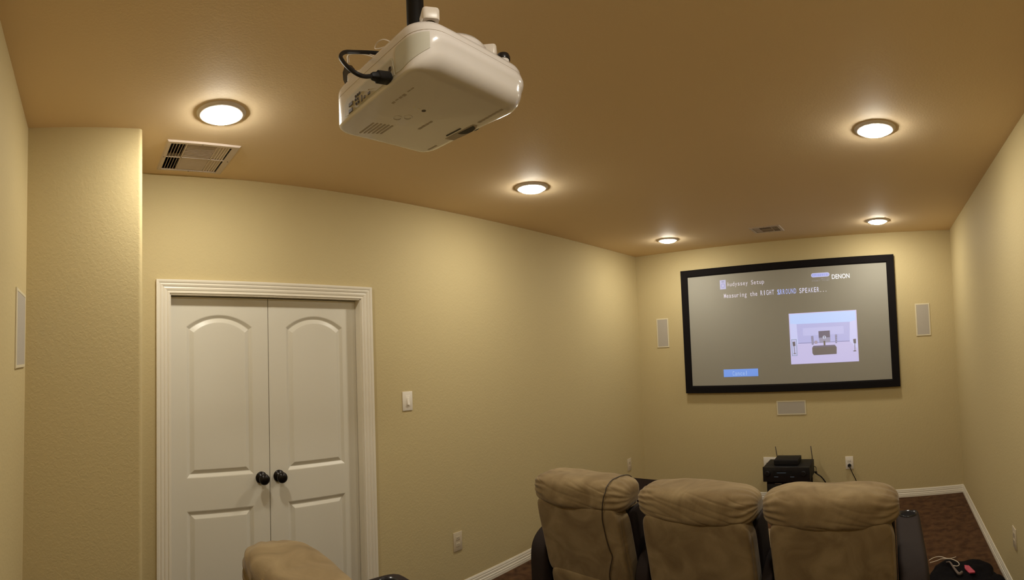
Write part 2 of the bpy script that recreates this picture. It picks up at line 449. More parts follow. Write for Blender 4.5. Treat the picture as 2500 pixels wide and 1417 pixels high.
# ================================================================== PROJECTION SCREEN
SX0, SX1, SZ0, SZ1 = -1.955, 0.106, 1.021, 2.232
IX0, IX1, IZ0, IZ1 = -1.883, 0.034, 1.093, 2.161
YS = D - 0.032                                       # plane of the fabric
scr = empty('projection_screen', ((SX0 + SX1) / 2, D, SZ0), 'wide projection screen in black velvet frame showing a speaker setup menu', 'projection screen')
bm = bmesh.new()
oc = [(SX0, SZ0), (SX1, SZ0), (SX1, SZ1), (SX0, SZ1)]; ic = [(IX0, IZ0), (IX1, IZ0), (IX1, IZ1), (IX0, IZ1)]
def ins(c, d): 
    s = [(1, 1), (-1, 1), (-1, -1), (1, -1)]; return [(p[0] + q[0] * d, p[1] + q[1] * d) for p, q in zip(c, s)]
rings = [[bm.verts.new((x, y, z)) for x, z in r] for r, y in ((oc, D - 0.001), (oc, D - 0.040), (ins(oc, .003), D - 0.043), (ins(ic, -.012), D - 0.043), (ic, YS - .002), (ic, D - 0.001))]
for a, b in zip(rings, rings[1:]):
    for k in range(4): bm.faces.new((a[k], a[(k + 1) % 4], b[(k + 1) % 4], b[k]))
finish('frame', bm, 'frame_velvet', scr)
bx('screen_fabric', IX0 - .003, IX1 + .003, YS, YS + 0.006, IZ0 - .003, IZ1 + .003, 'screen', scr)

SCR = (0.30, 0.285, 0.24)
BG = Vector((0.22, 0.178, 0.11))                    # how the room lights leave the bare fabric (for the projected light on top)
def srgb(c): return tuple(((v / 255 + 0.055) / 1.055) ** 2.4 if v > 10 else v / 255 / 12.92 for v in c)
pm = {}
def proj_mat(rgb):
    if rgb not in pm:
        t = srgb(rgb); e = tuple(max(0.0, a - b) for a, b in zip(t, BG))
        pm[rgb] = mat('projected_light_%02x%02x%02x' % rgb, SCR, 0.7, spec=0.2, emit=(e, 1.0))
    return pm[rgb]
layer = [0.0006]
def flat(polys, rgb, name='projected_shape', parent=None, dy=None):
    """flat patches of projected light lying on the fabric, in (x, z)"""
    layer[0] += 0.00002
    y = YS - (dy or layer[0]); bm = bmesh.new()
    for p in polys:
        f = [bm.verts.new((x, y, z)) for x, z in p]; k = [bm.verts.new((x, y + 0.0003, z)) for x, z in p]
        bm.faces.new(f); 
        for i in range(len(f)): bm.faces.new((f[i], f[(i + 1) % len(f)], k[(i + 1) % len(f)], k[i]))
    return finish(name, bm, proj_mat(rgb), parent or scr)
def quad(x0, x1, z0, z1): return [(x0, z0), (x1, z0), (x1, z1), (x0, z1)]
def disc(cx, cz, r, n=20, ry=None): return [(cx + r * math.cos(2 * PI * k / n), cz + (ry or r) * math.sin(2 * PI * k / n)) for k in range(n)]
def ringpoly(cx, cz, r0, r1, n=24):
    return [[(cx + r * math.cos(a), cz + r * math.sin(a)) for r, a in ((r0, 2 * PI * k / n), (r1, 2 * PI * k / n), (r1, 2 * PI * (k + 1) / n), (r0, 2 * PI * (k + 1) / n))] for k in range(n)]

_glyph = {}
def glyph(ch, thick):
    if (ch, thick) in _glyph: return _glyph[(ch, thick)]
    cu = bpy.data.curves.new('glyph', 'FONT'); cu.body = ch; cu.size = 1.0; cu.fill_mode = 'FRONT'; cu.resolution_u = 4; cu.offset = thick
    ob = bpy.data.objects.new('glyph', cu); COL.objects.link(ob)
    bpy.context.view_layer.update()
    me = bpy.data.meshes.new_from_object(ob.evaluated_get(bpy.context.evaluated_depsgraph_get()))
    vs_ = [tuple(v.co) for v in me.vertices]; fs = [tuple(p.vertices) for p in me.polygons]
    bpy.data.objects.remove(ob); bpy.data.curves.remove(cu); bpy.data.meshes.remove(me)
    _glyph[(ch, thick)] = (vs_, fs); return vs_, fs
def text(body, x0, x1, zb, cap, rgb, name='projected_text', mono=True, thick=0.0, parent=None, plane=None, mtl=None, cells=None, fillw=0.74):
    """lettering between x0 and x1, baseline zb, capital height cap; monospaced cells or natural widths squeezed to fit"""
    layer[0] += 0.00002
    y = YS - layer[0] if plane is None else plane
    bm = bmesh.new(); sz = cap / 0.69
    if mono:
        n = len(body) if cells is None else len(cells); cw = (x1 - x0) / (n if cells is None else max(cells) + 1)
        for i, ch in enumerate(body):
            if ch == ' ': continue
            v, f = glyph(ch, thick)
            if not f: continue
            a = min(p[0] for p in v); b = max(p[0] for p in v); gw = (b - a) * sz
            sx = min(1.0, cw * fillw / gw) if ch not in 'ilI.:' else 1.0
            if ch in 'MmWw': sx = min(1.0, cw * 0.84 / gw)
            pos = x0 + cw * ((i if cells is None else cells[i]) + 0.5)
            vv = [bm.verts.new((pos + (p[0] - (a + b) / 2) * sz * sx, y, zb + p[1] * sz)) for p in v]
            for q in f: bm.faces.new([vv[k] for k in q])
    else:
        v, f = glyph(body, thick)
        a = min(p[0] for p in v); b = max(p[0] for p in v)
        vv = [bm.verts.new((x0 + (p[0] - a) / (b - a) * (x1 - x0), y, zb + p[1] * sz)) for p in v]
        for q in f: bm.faces.new([vv[k] for k in q])
    return finish(name, bm, mtl or proj_mat(rgb), parent or scr)

LILAC = (196, 190, 222); PALE = (222, 214, 226)
# menu heading
flat([quad(-1.550, -1.490, 2.018, 2.107)], (178, 174, 205), 'speaker_icon')
flat(ringpoly(-1.520, 2.052, 0.016, 0.021), (140, 136, 190), 'speaker_icon')
flat([quad(-1.533, -1.507, 2.082, 2.098)], (150, 146, 180), 'speaker_icon')
text('Audyssey', -1.481, -1.481 + 8 * .02665, 2.042, 0.040, (212, 200, 205), thick=0.006); text('Setup', -1.108 - 5 * .02665, -1.108, 2.042, 0.040, (212, 200, 205), thick=0.006)
text('Measuring', -1.517, -1.517 + 9 * 0.0258, 1.932, 0.042, (214, 202, 208), thick=0.008); text('the', -1.257, -1.257 + 3 * 0.0258, 1.932, 0.042, (214, 202, 208), thick=0.008)
text('RIGHT', -1.155, -1.016, 1.932, 0.045, (216, 208, 220), thick=0.008)
text('SURROUND', -0.993, -0.806, 1.929, 0.046, (184, 190, 240), thick=0.010, cells=[0, 0.42, 1, 2, 3, 4, 5, 6])
text('SPEAKER', -0.783, -0.590, 1.928, 0.045, (222, 216, 232), thick=0.008)
text('...', -0.592, -0.518, 1.927, 0.045, (214, 204, 206), thick=0.006)
def pill(x0, x1, z0, z1):
    r = (z1 - z0) / 2; c = (z0 + z1) / 2
    return [(x1 - r + r * math.cos(a), c + r * math.sin(a)) for a in [-PI / 2 + PI * k / 10 for k in range(11)]] + [(x0 + r + r * math.cos(a), c + r * math.sin(a)) for a in [PI / 2 + PI * k / 10 for k in range(11)]]
flat([pill(-0.662, -0.490, 2.065, 2.103)], (206, 204, 236), 'menu_logo')
flat([pill(-0.656, -0.496, 2.071, 2.097)], (158, 162, 222), 'menu_logo')
text('AUDYSSEY', -0.650, -0.500, 2.075, 0.018, (198, 198, 236), thick=0.010)
text('MULTEQ', -0.568, -0.494, 2.045, 0.010, (168, 158, 158), thick=0.004)
flat([quad(-0.658, -0.492, 2.039, 2.0405)], (150, 142, 132), 'menu_logo')
text('DYNAMIC', -0.658, -0.578, 2.026, 0.010, (170, 160, 158), thick=0.004); text('VOLUME', -0.565, -0.493, 2.026, 0.010, (170, 160, 158), thick=0.004)
text('DENON', -0.470, -0.306, 2.039, 0.041, (246, 244, 246), mono=False, thick=0.012)
# cancel button
flat([quad(-1.556, -1.213, 1.172, 1.2445)], (132, 160, 226), 'menu_button')
text('Cancel', -1.470, -1.316, 1.184, 0.042, (176, 196, 236), thick=0.002)
# inset drawing of a listening room
A = lambda u, v: (-0.892 + 0.631 * u, 1.270 + 0.4725 * v)
def pa(*p): return [[A(*q) for q in p]]
flat(pa((0, 0), (1, 0), (1, 1), (0, 1)), (206, 196, 228), 'room_picture')
flat(pa((0.015, .80), (.11, .787), (.895, .775), (.985, .81), (.985, .985), (.015, .985)), (196, 212, 250), 'room_picture')
flat(pa((.11, .787), (.895, .775), (.88, .395), (.12, .40)), (190, 186, 224), 'room_picture')
flat(pa((.20, .70), (.80, .70), (.80, .55), (.20, .55)), (200, 196, 232), 'room_picture')
flat(pa((.015, .80), (.11, .787), (.12, .40), (.015, .22)), (208, 208, 242), 'room_picture')
flat(pa((.895, .775), (.985, .81), (.985, .25), (.88, .395)), (212, 208, 240), 'room_picture')
flat(pa((.12, .415), (.88, .41), (.88, .395), (.12, .40)), (160, 154, 190), 'room_picture')
flat(pa((.43, .625), (.597, .628), (.597, .493), (.43, .493)), (112, 116, 122), 'room_picture')       # television
flat(pa((.43, .49), (.60, .49), (.595, .40), (.44, .395)), (160, 152, 166), 'room_picture')
for i in range(3): flat(pa((.435, .475 - .025 * i), (.598, .475 - .025 * i), (.598, .468 - .025 * i), (.435, .468 - .025 * i)), (180, 172, 186), 'room_picture')
flat(pa((.318, .535), (.350, .538), (.350, .37), (.322, .37)), (140, 130, 146), 'room_picture')          # floor speakers
flat(pa((.670, .540), (.700, .540), (.694, .375), (.672, .375)), (140, 132, 150), 'room_picture')
for cx in (.334, .685):
    for k in range(4): flat([disc(*A(cx, .515 - .038 * k), 0.0055)], (186, 178, 196), 'room_picture')
flat(pa((.365, .44), (.405, .44), (.405, .385), (.365, .385)), (164, 146, 152), 'room_picture')
flat([disc(*A(.385, .413), 0.0075)], (190, 172, 180), 'room_picture')
flat(pa((.02, .492), (.10, .490), (.10, .165), (.02, .165)), (150, 160, 176), 'room_picture')           # selection box
flat(pa((.028, .482), (.092, .480), (.092, .175), (.028, .175)), (200, 196, 226), 'room_picture')
flat(pa((.035, .44), (.075, .445), (.078, .36), (.042, .355)), (124, 98, 112), 'room_picture')           # surround speakers on stands
flat(pa((.054, .36), (.062, .36), (.064, .215), (.056, .215)), (84, 78, 108), 'room_picture')
flat([disc(*A(.062, .21), .014, 14, .004)], (84, 78, 108), 'room_picture')
flat(pa((.930, .435), (.972, .44), (.970, .35), (.936, .355)), (124, 100, 112), 'room_picture')
flat(pa((.948, .355), (.957, .355), (.952, .205), (.944, .205)), (84, 78, 108), 'room_picture')
flat([disc(*A(.946, .205), .015, 14, .0045)], (84, 78, 108), 'room_picture')
flat(pa((.345, .345), (.66, .345), (.685, .295), (.68, .165), (.345, .160), (.325, .20), (.325, .305)), (112, 106, 104), 'room_picture')   # sofa
flat(pa((.345, .345), (.66, .345), (.672, .318), (.335, .312)), (134, 122, 128), 'room_picture')
flat(pa((.497, .43), (.522, .43), (.522, .345), (.497, .345)), (92, 78, 92), 'room_picture')            # microphone
flat([disc(*A(.512, .500), .0155)], (206, 208, 220), 'room_picture')
flat(pa((.508, .525), (.516, .525), (.516, .475), (.508, .475)), (100, 110, 140), 'room_picture')
flat(pa((.500, .505), (.512, .528), (.524, .505)), (100, 110, 140), 'room_picture')

# ================================================================== IN-WALL SPEAKERS
def wall_speaker(x0, x1, z0, z1, y, ny, label):
    t = empty('in_wall_speaker', ((x0 + x1) / 2, y, (z0 + z1) / 2), label, 'speaker', 'in-wall speakers')
    f = 0.012
    bm = bmesh.new()
    oc = [(x0, z0), (x1, z0), (x1, z1), (x0, z1)]
    rings = [[bm.verts.new((x, y + ny * d, z)) for x, z in ins(oc, i)] for i, d in ((0, 0.0005), (0, 0.004), (0.002, 0.006), (f - .001, 0.006), (f, 0.004), (f, 0.0005))]
    for a, b in zip(rings, rings[1:]):
        for k in range(4): bm.faces.new((a[k], a[(k + 1) % 4], b[(k + 1) % 4], b[k]))
    finish('flange', bm, 'flange', t)
    ya, yb = sorted((y + ny * 0.001, y + ny * 0.0052))
    bx('grille', x0 + f, x1 - f, ya, yb, z0 + f, z1 - f, 'grille', t)
wall_speaker(-2.262, -2.129, 1.482, 1.777, D, -1, 'upright in-wall speaker left of the screen')
wall_speaker(0.279, 0.414, 1.471, 1.769, D, -1, 'upright in-wall speaker right of the screen')
wall_speaker(-1.058, -0.779, 0.796, 0.930, D, -1, 'low horizontal in-wall speaker centred under the screen')
wall_speaker(-1.925, -1.685, 1.485, 1.760, -B, 1, 'in-wall speaker on the rear wall at the left edge')

# ================================================================== WALL PLATES
def plate_box(name, c, w_, h_, nrm, label, cat, grp=None, pm_='plate'):
    """plate on a wall at c=(x,y,z); nrm = outward normal along x or y; returns thing and a local box adder"""
    t = empty(name, c, label, cat, grp)
    def loc(a0, a1, z0, z1, d0, d1):
        if abs(nrm[0]) > 0:
            xs = sorted((c[0] + nrm[0] * d0, c[0] + nrm[0] * d1)); return (xs[0], xs[1], c[1] + a0, c[1] + a1, c[2] + z0, c[2] + z1)
        ys = sorted((c[1] + nrm[1] * d0, c[1] + nrm[1] * d1)); return (c[0] + a0, c[0] + a1, ys[0], ys[1], c[2] + z0, c[2] + z1)
    bx('cover_plate', *loc(-w_ / 2, w_ / 2, -h_ / 2, h_ / 2, 0.0, 0.0055), pm_, t, bev=0.0015)
    return t, loc
def outlet(c, nrm, label, pm_='plate', grp='electrical outlets low on the walls', w_=0.072):
    t, loc = plate_box('wall_outlet', c, w_, 0.116, nrm, label, 'outlet', grp, pm_)
    for s in (-1, 1):
        so = bx('socket', *loc(-0.016, 0.016, s * 0.020 - 0.013, s * 0.020 + 0.013, 0.005, 0.0068), pm_, t, bev=0.0012)
        for dx in (-0.006, 0.006):
            bx('slot', *loc(dx - 0.001, dx + 0.001, s * 0.020 - 0.002, s * 0.020 + 0.006, 0.0064, 0.0071), 'slot', so)
    return t, loc
t, loc = plate_box('light_switch', (-L, 1.789, 1.241), 0.072, 0.113, (1, 0, 0), 'white paddle light switch on the long wall right of the double doors', 'light switch')
bx('switch_surround', *loc(-0.017, 0.017, -0.034, 0.034, 0.005, 0.0066), 'plate', t, bev=0.0008)
bm = bmesh.new()      # dimmer paddle, tilted so that its lower end stands proud
pv = [(-0.008, -0.022, 0.0155), (0.008, -0.022, 0.0155), (0.008, -0.0235, 0.006), (-0.008, -0.0235, 0.006), (-0.008, 0.020, 0.008), (0.008, 0.020, 0.008), (0.008, 0.022, 0.006), (-0.008, 0.022, 0.006)]
v = [bm.verts.new((-L + d, 1.791 + a, 1.241 + z)) for a, z, d in pv]
for f in ((0, 1, 5, 4), (0, 3, 2, 1), (4, 5, 6, 7), (0, 4, 7, 3), (1, 2, 6, 5), (3, 7, 6, 2)): bm.faces.new([v[i] for i in f])
finish('switch_paddle', bm, 'plate', t)
outlet((-L, 2.152, 0.327), (1, 0, 0), 'pale outlet low on the long wall, right of the doors', 'plate_tan')
outlet((-L, 4.358, 0.358), (1, 0, 0), 'pale outlet low on the long wall near the far corner', 'plate_tan')
outlet((-0.402, D, 0.340), (0, -1, 0), 'white outlet with a black plug, right of the equipment stack')
outlet((R, 2.712, 0.358), (-1, 0, 0), 'tan outlet on the right wall at the right edge of the picture', 'plate_tan')
t, loc = plate_box('cable_plate', (-1.150, D, 0.345), 0.124, 0.116, (0, -1, 0), 'white double wall plate partly behind the equipment stack', 'wall plate')
for dx in (-0.030, 0.030):
    bx('jack', *loc(dx - 0.005, dx + 0.005, -0.005, 0.005, 0.005, 0.008), 'slot', t)

# power plug and cord in the outlet
pl = empty('plugged_cable', (-0.402, D - 0.007, 0.318), 'black power cord plugged into the outlet beside the equipment stack', 'power cord')
bm = bmesh.new(); lathe(bm, [(0, 0), (0.014, 0), (0.0165, 0.004), (0.0165, 0.018), (0.012, 0.024), (0, 0.025)], 20, frame_to((-0.402, D - 0.0072, 0.318), (0, -1, 0)))
finish('plug', bm, 'blackplastic', pl, smooth=True, auto=40)
bm = bmesh.new(); tube(bm, [(-0.402, D - 0.024, 0.318), (-0.396, D - 0.042, 0.306), (-0.375, D - 0.040, 0.250), (-0.349, D - 0.030, 0.185), (-0.330, D - 0.030, 0.110), (-0.36, D - 0.05, 0.03), (-0.46, D - 0.09, 0.007), (-0.60, D - 0.10, 0.006)], 0.0042, 8)
finish('cord', bm, 'blackplastic', pl, smooth=True)

# ================================================================== PROJECTOR
pj = empty('projector', (-0.858, 0.70, 2.048), 'white home theatre projector hanging from the ceiling', 'projector')
PX0, PX1, PY0, PY1, PZ0, PZ1 = -1.036, -0.684, 0.550, 0.850, 2.048, 2.143
def rrect(x0, x1, y0, y1, r, n=9):
    out = []
    for cx, cy, a0 in ((x1 - r, y1 - r, 0), (x0 + r, y1 - r, PI / 2), (x0 + r, y0 + r, PI), (x1 - r, y0 + r, 3 * PI / 2)):
        for k in range(n):
            a = a0 + PI / 2 * k / (n - 1); out.append((cx + r * math.cos(a), cy + r * math.sin(a), math.cos(a), math.sin(a)))
    return out
bm = bmesh.new()
# subdivide straight sides for a soft varying bottom radius
def radii(nx, ny):
    return 0.006 + 0.036 * max(0, nx) ** 2 + 0.030 * max(0, ny) ** 2 + 0.016 * max(0, -nx) ** 2, 0.014 + 0.012 * max(0, nx)
def body_off(nx, ny, z):
    """how far the skin lies outside the plan outline at height z"""
    rb, rt = radii(nx, ny)
    if z < PZ0 + rb: return -rb * (1 - math.sqrt(max(0, 1 - ((PZ0 + rb - z) / rb) ** 2)))
    if z > PZ1 - rt: return -rt * (1 - math.sqrt(max(0, 1 - ((z - PZ1 + rt) / rt) ** 2)))
    return 0.004 * math.sin(PI * (z - PZ0 - rb) / (PZ1 - rt - PZ0 - rb)) * (max(0, nx) + max(0, ny))
def body_ring(level):
    base = rrect(PX0, PX1, PY0, PY1, 0.055)
    pts = []
    for i, p in enumerate(base):
        q = base[(i + 1) % len(base)]; pts.append(p)
        d = math.hypot(q[0] - p[0], q[1] - p[1])
        if d > 0.05:
            for k in range(1, 8):
                t_ = k / 8; pts.append(tuple(p[j] + (q[j] - p[j]) * t_ for j in range(4)))
    out = []
    for x, y, nx, ny in pts:
        side = max(0.0, nx); rear = max(0.0, -ny); fr_ = max(0.0, ny)
        rb, rt = radii(nx, ny)
        if level[0] == 'b':
            ph = level[1] * PI / 2; out.append((x - nx * rb * (1 - math.sin(ph)) , y - ny * rb * (1 - math.sin(ph)), PZ0 + rb * (1 - math.cos(ph))))
        elif level[0] == 'm':
            bow = 0.004 * math.sin(PI * level[1]) * (side + fr_); z = (PZ0 + rb) + ((PZ1 - rt) - (PZ0 + rb)) * level[1]; out.append((x + nx * bow, y + ny * bow, z))
        else:
            ph = level[1] * PI / 2; out.append((x - nx * rt * (1 - math.cos(ph)), y - ny * rt * (1 - math.cos(ph)), PZ1 - rt * (1 - math.sin(ph))))
    return [bm.verts.new(p) for p in out]
levels = [('b', k / 7) for k in range(8)] + [('m', k / 5) for k in range(1, 5)] + [('t', k / 5) for k in range(6)]
rings = [body_ring(l) for l in levels]
skin(bm, rings, True)
finish('housing', bm, 'white_gloss', pj, smooth=True, auto=50)
# seam line between lid and base along the side and front
bm = bmesh.new()
for za in (2.117,):
    pts = [(x + nx * (body_off(nx, ny, za) - .0001), y + ny * (body_off(nx, ny, za) - .0001), za) for x, y, nx, ny in rrect(PX0, PX1, PY0, PY1, 0.055, 17)]
    tube(bm, pts + [pts[0]], 0.0005, 6, smooth=False)
sm = finish('lid_seam', bm, 'mark', pj, smooth=True); sm['label'] = 'thin lid seam'
def rear_poly(name, pts, m, d0, d1, parent=pj, lab=None):
    """prism on the rear face, pts (x, z); d = distance out of the face"""
    bm = bmesh.new()
    a = [bm.verts.new((x, PY0 - d0, z)) for x, z in pts]; b = [bm.verts.new((x, PY0 - d1, z)) for x, z in pts]
    skin(bm, [a, b]); o = finish(name, bm, m, parent)
    if lab: o['label'] = lab
    return o
prt = rear_poly('connector_panel', [(-0.966, 2.060), (-0.966, 2.085), (-0.955, 2.093), (-0.784, 2.096), (-0.779, 2.092), (-0.771, 2.060), (-0.955, 2.057)], 'port_panel', -0.002, 0.0008, lab='recessed grey connector panel')
rear_poly('panel_rim', [(-0.970, 2.058), (-0.970, 2.088), (-0.957, 2.097), (-0.783, 2.100), (-0.775, 2.094), (-0.768, 2.057), (-0.957, 2.054)], 'white_gloss2', -0.004, 0.0003)
# smooth lamp cover that wraps the near corner
cp = [(-0.768, PY0, 0, -1), (-0.755, PY0, 0, -1), (-0.745, PY0, 0, -1)] + [(PX1 - .055 + .055 * math.cos(a), PY0 + .055 + .055 * math.sin(a), math.cos(a), math.sin(a)) for a in [math.radians(270 + 8 * k) for k in range(8)]]
bm = bmesh.new(); cols = []
nC = len(cp)
for i, (x, y, nx, ny) in enumerate(cp):
    f = i / (nC - 1); zt = 2.112; zb_ = 2.060 + 0.022 * f * f + (0.002 if i == 0 else 0)
    zs = [zb_ + (zt - zb_) * k / 12 for k in range(13)]
    of = [body_off(nx, ny, z) for z in zs]
    cols.append(([bm.verts.new((x + nx * (.0008 + q), y + ny * (.0008 + q), z)) for z, q in zip(zs, of)], [bm.verts.new((x + nx * (q - .002), y + ny * (q - .002), z)) for z, q in zip(zs, of)]))
for (a, a2), (b, b2) in zip(cols, cols[1:]):
    for k in range(12): bm.faces.new((a[k], b[k], b[k + 1], a[k + 1])); bm.faces.new((a2[k], a2[k + 1], b2[k + 1], b2[k]))
    bm.faces.new((a[0], a2[0], b2[0], b[0])); bm.faces.new((a[12], b[12], b2[12], a2[12]))
for a, a2 in (cols[0], cols[-1]):
    for k in range(12): bm.faces.new((a[k], a[k + 1], a2[k + 1], a2[k]))
lc = finish('lamp_cover', bm, 'white_gloss2', pj, smooth=True, auto=50); lc['label'] = 'satin cover panel wrapping the near corner'
def dot(name, x, z, r, m, parent, h=0.002, ry=None, lab=None):
    bm = bmesh.new(); mt = frame_to((x, PY0 - 0.0006, z), (0, -1, 0))
    lathe(bm, [(0, 0), (r, 0), (r, h), (r * .72, h), (r * .66, h * .45), (0, h * .45)], 16, mt); return finish(name, bm, m, parent)
for x, z, r in ((-0.945, 2.066, .0042), (-0.936, 2.079, .0038)): pass
# round jacks, vga sockets, small sockets
for x, z in ((-0.916, 2.083), (-0.908, 2.083), (-0.917, 2.076), (-0.907, 2.074), (-0.914, 2.066), (-0.905, 2.066), (-0.900, 2.083)):
    dot('socket', x, z, 0.0030, 'darkmark', prt)
def port(x, z, w_, h_, m='darkmark'):
    bm = bmesh.new(); box(bm, x - w_ / 2, x + w_ / 2, PY0 - 0.0026, PY0 - 0.0006, z - h_ / 2, z + h_ / 2, 0.0008, 1); return finish('socket', bm, m, prt)
port(-0.938, 2.076, 0.017, 0.0085); port(-0.939, 2.062, 0.017, 0.0085)
port(-0.892, 2.068, 0.003, 0.014); port(-0.881, 2.066, 0.006, 0.006); port(-0.863, 2.066, 0.009, 0.006); port(-0.864, 2.074, 0.005, 0.0012, 'mark')
dot('socket', -0.785, 2.078, 0.0050, 'darkmark', prt)
dot('socket', -0.812, 2.081, 0.0020, 'mark', prt)
# underside marks
def under(name, pts, m, z=PZ0 - 0.0006, lab=None):
    bm = bmesh.new(); a = [bm.verts.new((x, y, z)) for x, y in pts]; b = [bm.verts.new((x, y, z + 0.0018)) for x, y in pts]
    skin(bm, [a, b]); o = finish(name, bm, m, pj)
    if lab: o['label'] = lab
def rq(x0, x1, y0, y1): return [(x0, y0), (x1, y0), (x1, y1), (x0, y1)]
mk = 'mark'
for x in (-0.845, -0.832, -0.820, -0.808, -0.790, -0.779): under('printed_mark', rq(x, x + 0.008, 0.592, 0.592 + random.choice((0.003, 0.005, 0.007))), mk)
for k in range(6):
    under('printed_label', rq(-1.000 + 0.004 * k, -0.940 + .002 * k, 0.606 + 0.009 * k, 0.6105 + 0.009 * k), mk)
for k in range(4): under('printed_mark', rq(-0.913 + .013 * k, -0.903 + .013 * k, 0.712, 0.718), mk)
for k in range(7): under('printed_mark', rq(-0.805 + .012 * k, -0.796 + .012 * k, 0.800 - .001 * k, 0.806 - .001 * k), mk)
for k in range(3): under('printed_mark', rq(-0.995 + .012 * k, -0.986 + .012 * k, 0.806, 0.811), mk)
under('sensor_dot', disc(-0.835, 0.669, 0.0048), 'darkmark')
under('indicator_light', disc(-0.835, 0.655, 0.0026), 'plate'); under('indicator_light', disc(-0.834, 0.643, 0.0030), 'plate')
for cx, cy in ((-0.893, 0.640), (-0.878, 0.658)):
    bm = bmesh.new(); 
    lathe(bm, [(0.0085, PZ0 - .0006), (0.0095, PZ0 - .0010), (0.0105, PZ0 - .0006), (0.0105, PZ0 + .001), (0.0085, PZ0 + .001)], 20, Matrix.Translation((cx, cy, 0))); finish('control_button', bm, 'white_gloss', pj)
under('zoom_recess', [(-0.918, 0.800), (-0.820, 0.800), (-0.816, 0.810), (-0.832, 0.821), (-0.868, 0.825), (-0.912, 0.822)], 'mark')
under('focus_ring', [(-0.850 + 0.026 * math.cos(a), 0.804 + 0.019 * math.sin(a)) for a in [2 * PI * k / 28 for k in range(15)]], 'slot', PZ0 - 0.0012, lab='dark focus ring in its slot')
under('zoom_slot', rq(-0.903, -0.853, 0.7895, 0.7935), 'slot', PZ0 - 0.0010)
# lens on the front
bm = bmesh.new(); lathe(bm, [(0, -.01), (0.032, -.01), (0.032, 0.002), (0.029, 0.003), (0.027, 0.0), (0.020, -0.004), (0, 0.001)], 32, frame_to((-0.862, PY1, 2.095), (0, 1, 0)))
finish('lens', bm, 'blackplastic', pj, smooth=True, auto=40)
# round dome on top
bm = bmesh.new(); lathe(bm, [(0.072, PZ1 - 0.012), (0.070, PZ1 + 0.006), (0.062, PZ1 + 0.016), (0.045, PZ1 + 0.020), (0, PZ1 + 0.021)], 40, Matrix.Translation((-0.768, 0.702, 0)))
finish('top_dome', bm, 'white_gloss', pj, smooth=True)
# adjuster foot
bm = bmesh.new(); lathe(bm, [(0.014, PZ1 - .006), (0.013, PZ1 + 0.014), (0, PZ1 + 0.014)], 24, Matrix.Translation((-0.722, 0.803, 0))); ft = finish('adjuster_foot', bm, 'white_gloss', pj, smooth=True, auto=40)
bm = bmesh.new(); lathe(bm, [(0.015, PZ1 + .014), (0.0155, PZ1 + 0.020), (0.013, PZ1 + 0.026), (0, PZ1 + 0.027)], 24, Matrix.Translation((-0.722, 0.803, 0))); finish('foot_pad', bm, 'blackplastic', ft, smooth=True, auto=40)

# ceiling mount
mt_ = empty('ceiling_mount', (-0.872, 0.682, H), 'black pole with white bracket holding the projector to the ceiling', 'projector mount')
PC = (-0.872, 0.682)
bm = bmesh.new(); lathe(bm, [(0, 2.205), (0.0195, 2.205), (0.0195, 2.425), (0.060, 2.428), (0.065, 2.44), (0, 2.44)], 36, Matrix.Translation((*PC, 0)))
p_ = finish('pole', bm, 'blackmatte', mt_, smooth=True, auto=40); p_['label'] = 'black pole'
bm = bmesh.new(); lathe(bm, [(0, 2.176), (0.036, 2.176), (0.040, 2.182), (0.040, 2.196), (0.026, 2.204), (0.026, 2.214), (0.0205, 2.218), (0.0205, 2.21), (0, 2.21)], 32, Matrix.Translation((*PC, 0)))
finish('hub', bm, 'white_metal', mt_, smooth=True, auto=40)
for (ax, ay) in ((-0.738, 0.612), (-0.748, 0.782), (-1.000, 0.604), (-0.990, 0.790)):
    dx, dy = ax - PC[0], ay - PC[1]; ln = math.hypot(dx, dy); d = Vector((dx / ln, dy / ln, 0)); nrm = Vector((-d.y, d.x, 0))
    bm = bmesh.new()
    path = [(0.02, 2.186), (0.05, 2.190), (0.10, 2.182), (ln - 0.016, 2.172), (ln + .002, 2.160)]
    rings = []
    for s, z in path:
        c = Vector((*PC, 0)) + d * s
        rings.append([bm.verts.new((c.x + nrm.x * a, c.y + nrm.y * a, z + b)) for a, b in ((-.010, -.002), (.010, -.002), (.010, .002), (-.010, .002))])
    skin(bm, rings); arm = finish('bracket_arm', bm, 'white_metal', mt_)
    for s in (-1, 1):
        bm = bmesh.new(); tube(bm, [(ax + nrm.x * .013 * s, ay + nrm.y * .013 * s, 2.144), (ax + nrm.x * .010 * s, ay + nrm.y * .010 * s, 2.166)], 0.0024, 8, smooth=False); finish('strut', bm, 'white_metal', arm)
    bm = bmesh.new(); lathe(bm, [(0, 2.142), (0.009, 2.142), (0.009, 2.160), (0.0125, 2.161), (0.0125, 2.166), (0, 2.166)], 20, Matrix.Translation((ax, ay, 0))); finish('screw_sleeve', bm, 'darkmark', arm, smooth=True, auto=40)
    bm = bmesh.new(); rr_ = rrect(-0.020, 0.020, -0.017, 0.017, 0.007, 5); an = math.atan2(d.y, d.x); ca, sa = math.cos(an), math.sin(an)
    rings = [[bm.verts.new((ax + (x * ca - y * sa) * k, ay + (x * sa + y * ca) * k, z)) for x, y, _, _ in rr_] for k, z in ((.96, 2.165), (1, 2.167), (1, 2.184), (.94, 2.187))]
    skin(bm, rings); finish('end_cap', bm, 'white_metal', arm, smooth=True, auto=40)
for k in range(3):
    bm = bmesh.new(); a = 2 * PI * k / 3 + 3.6; lathe(bm, [(0, 0), (.0045, 0), (.0045, .004), (0, .006)], 12, frame_to((PC[0] + .038 * math.cos(a), PC[1] + .038 * math.sin(a), 2.189), (math.cos(a), math.sin(a), 0))); finish('bolt', bm, 'silver', mt_, smooth=True, auto=40)

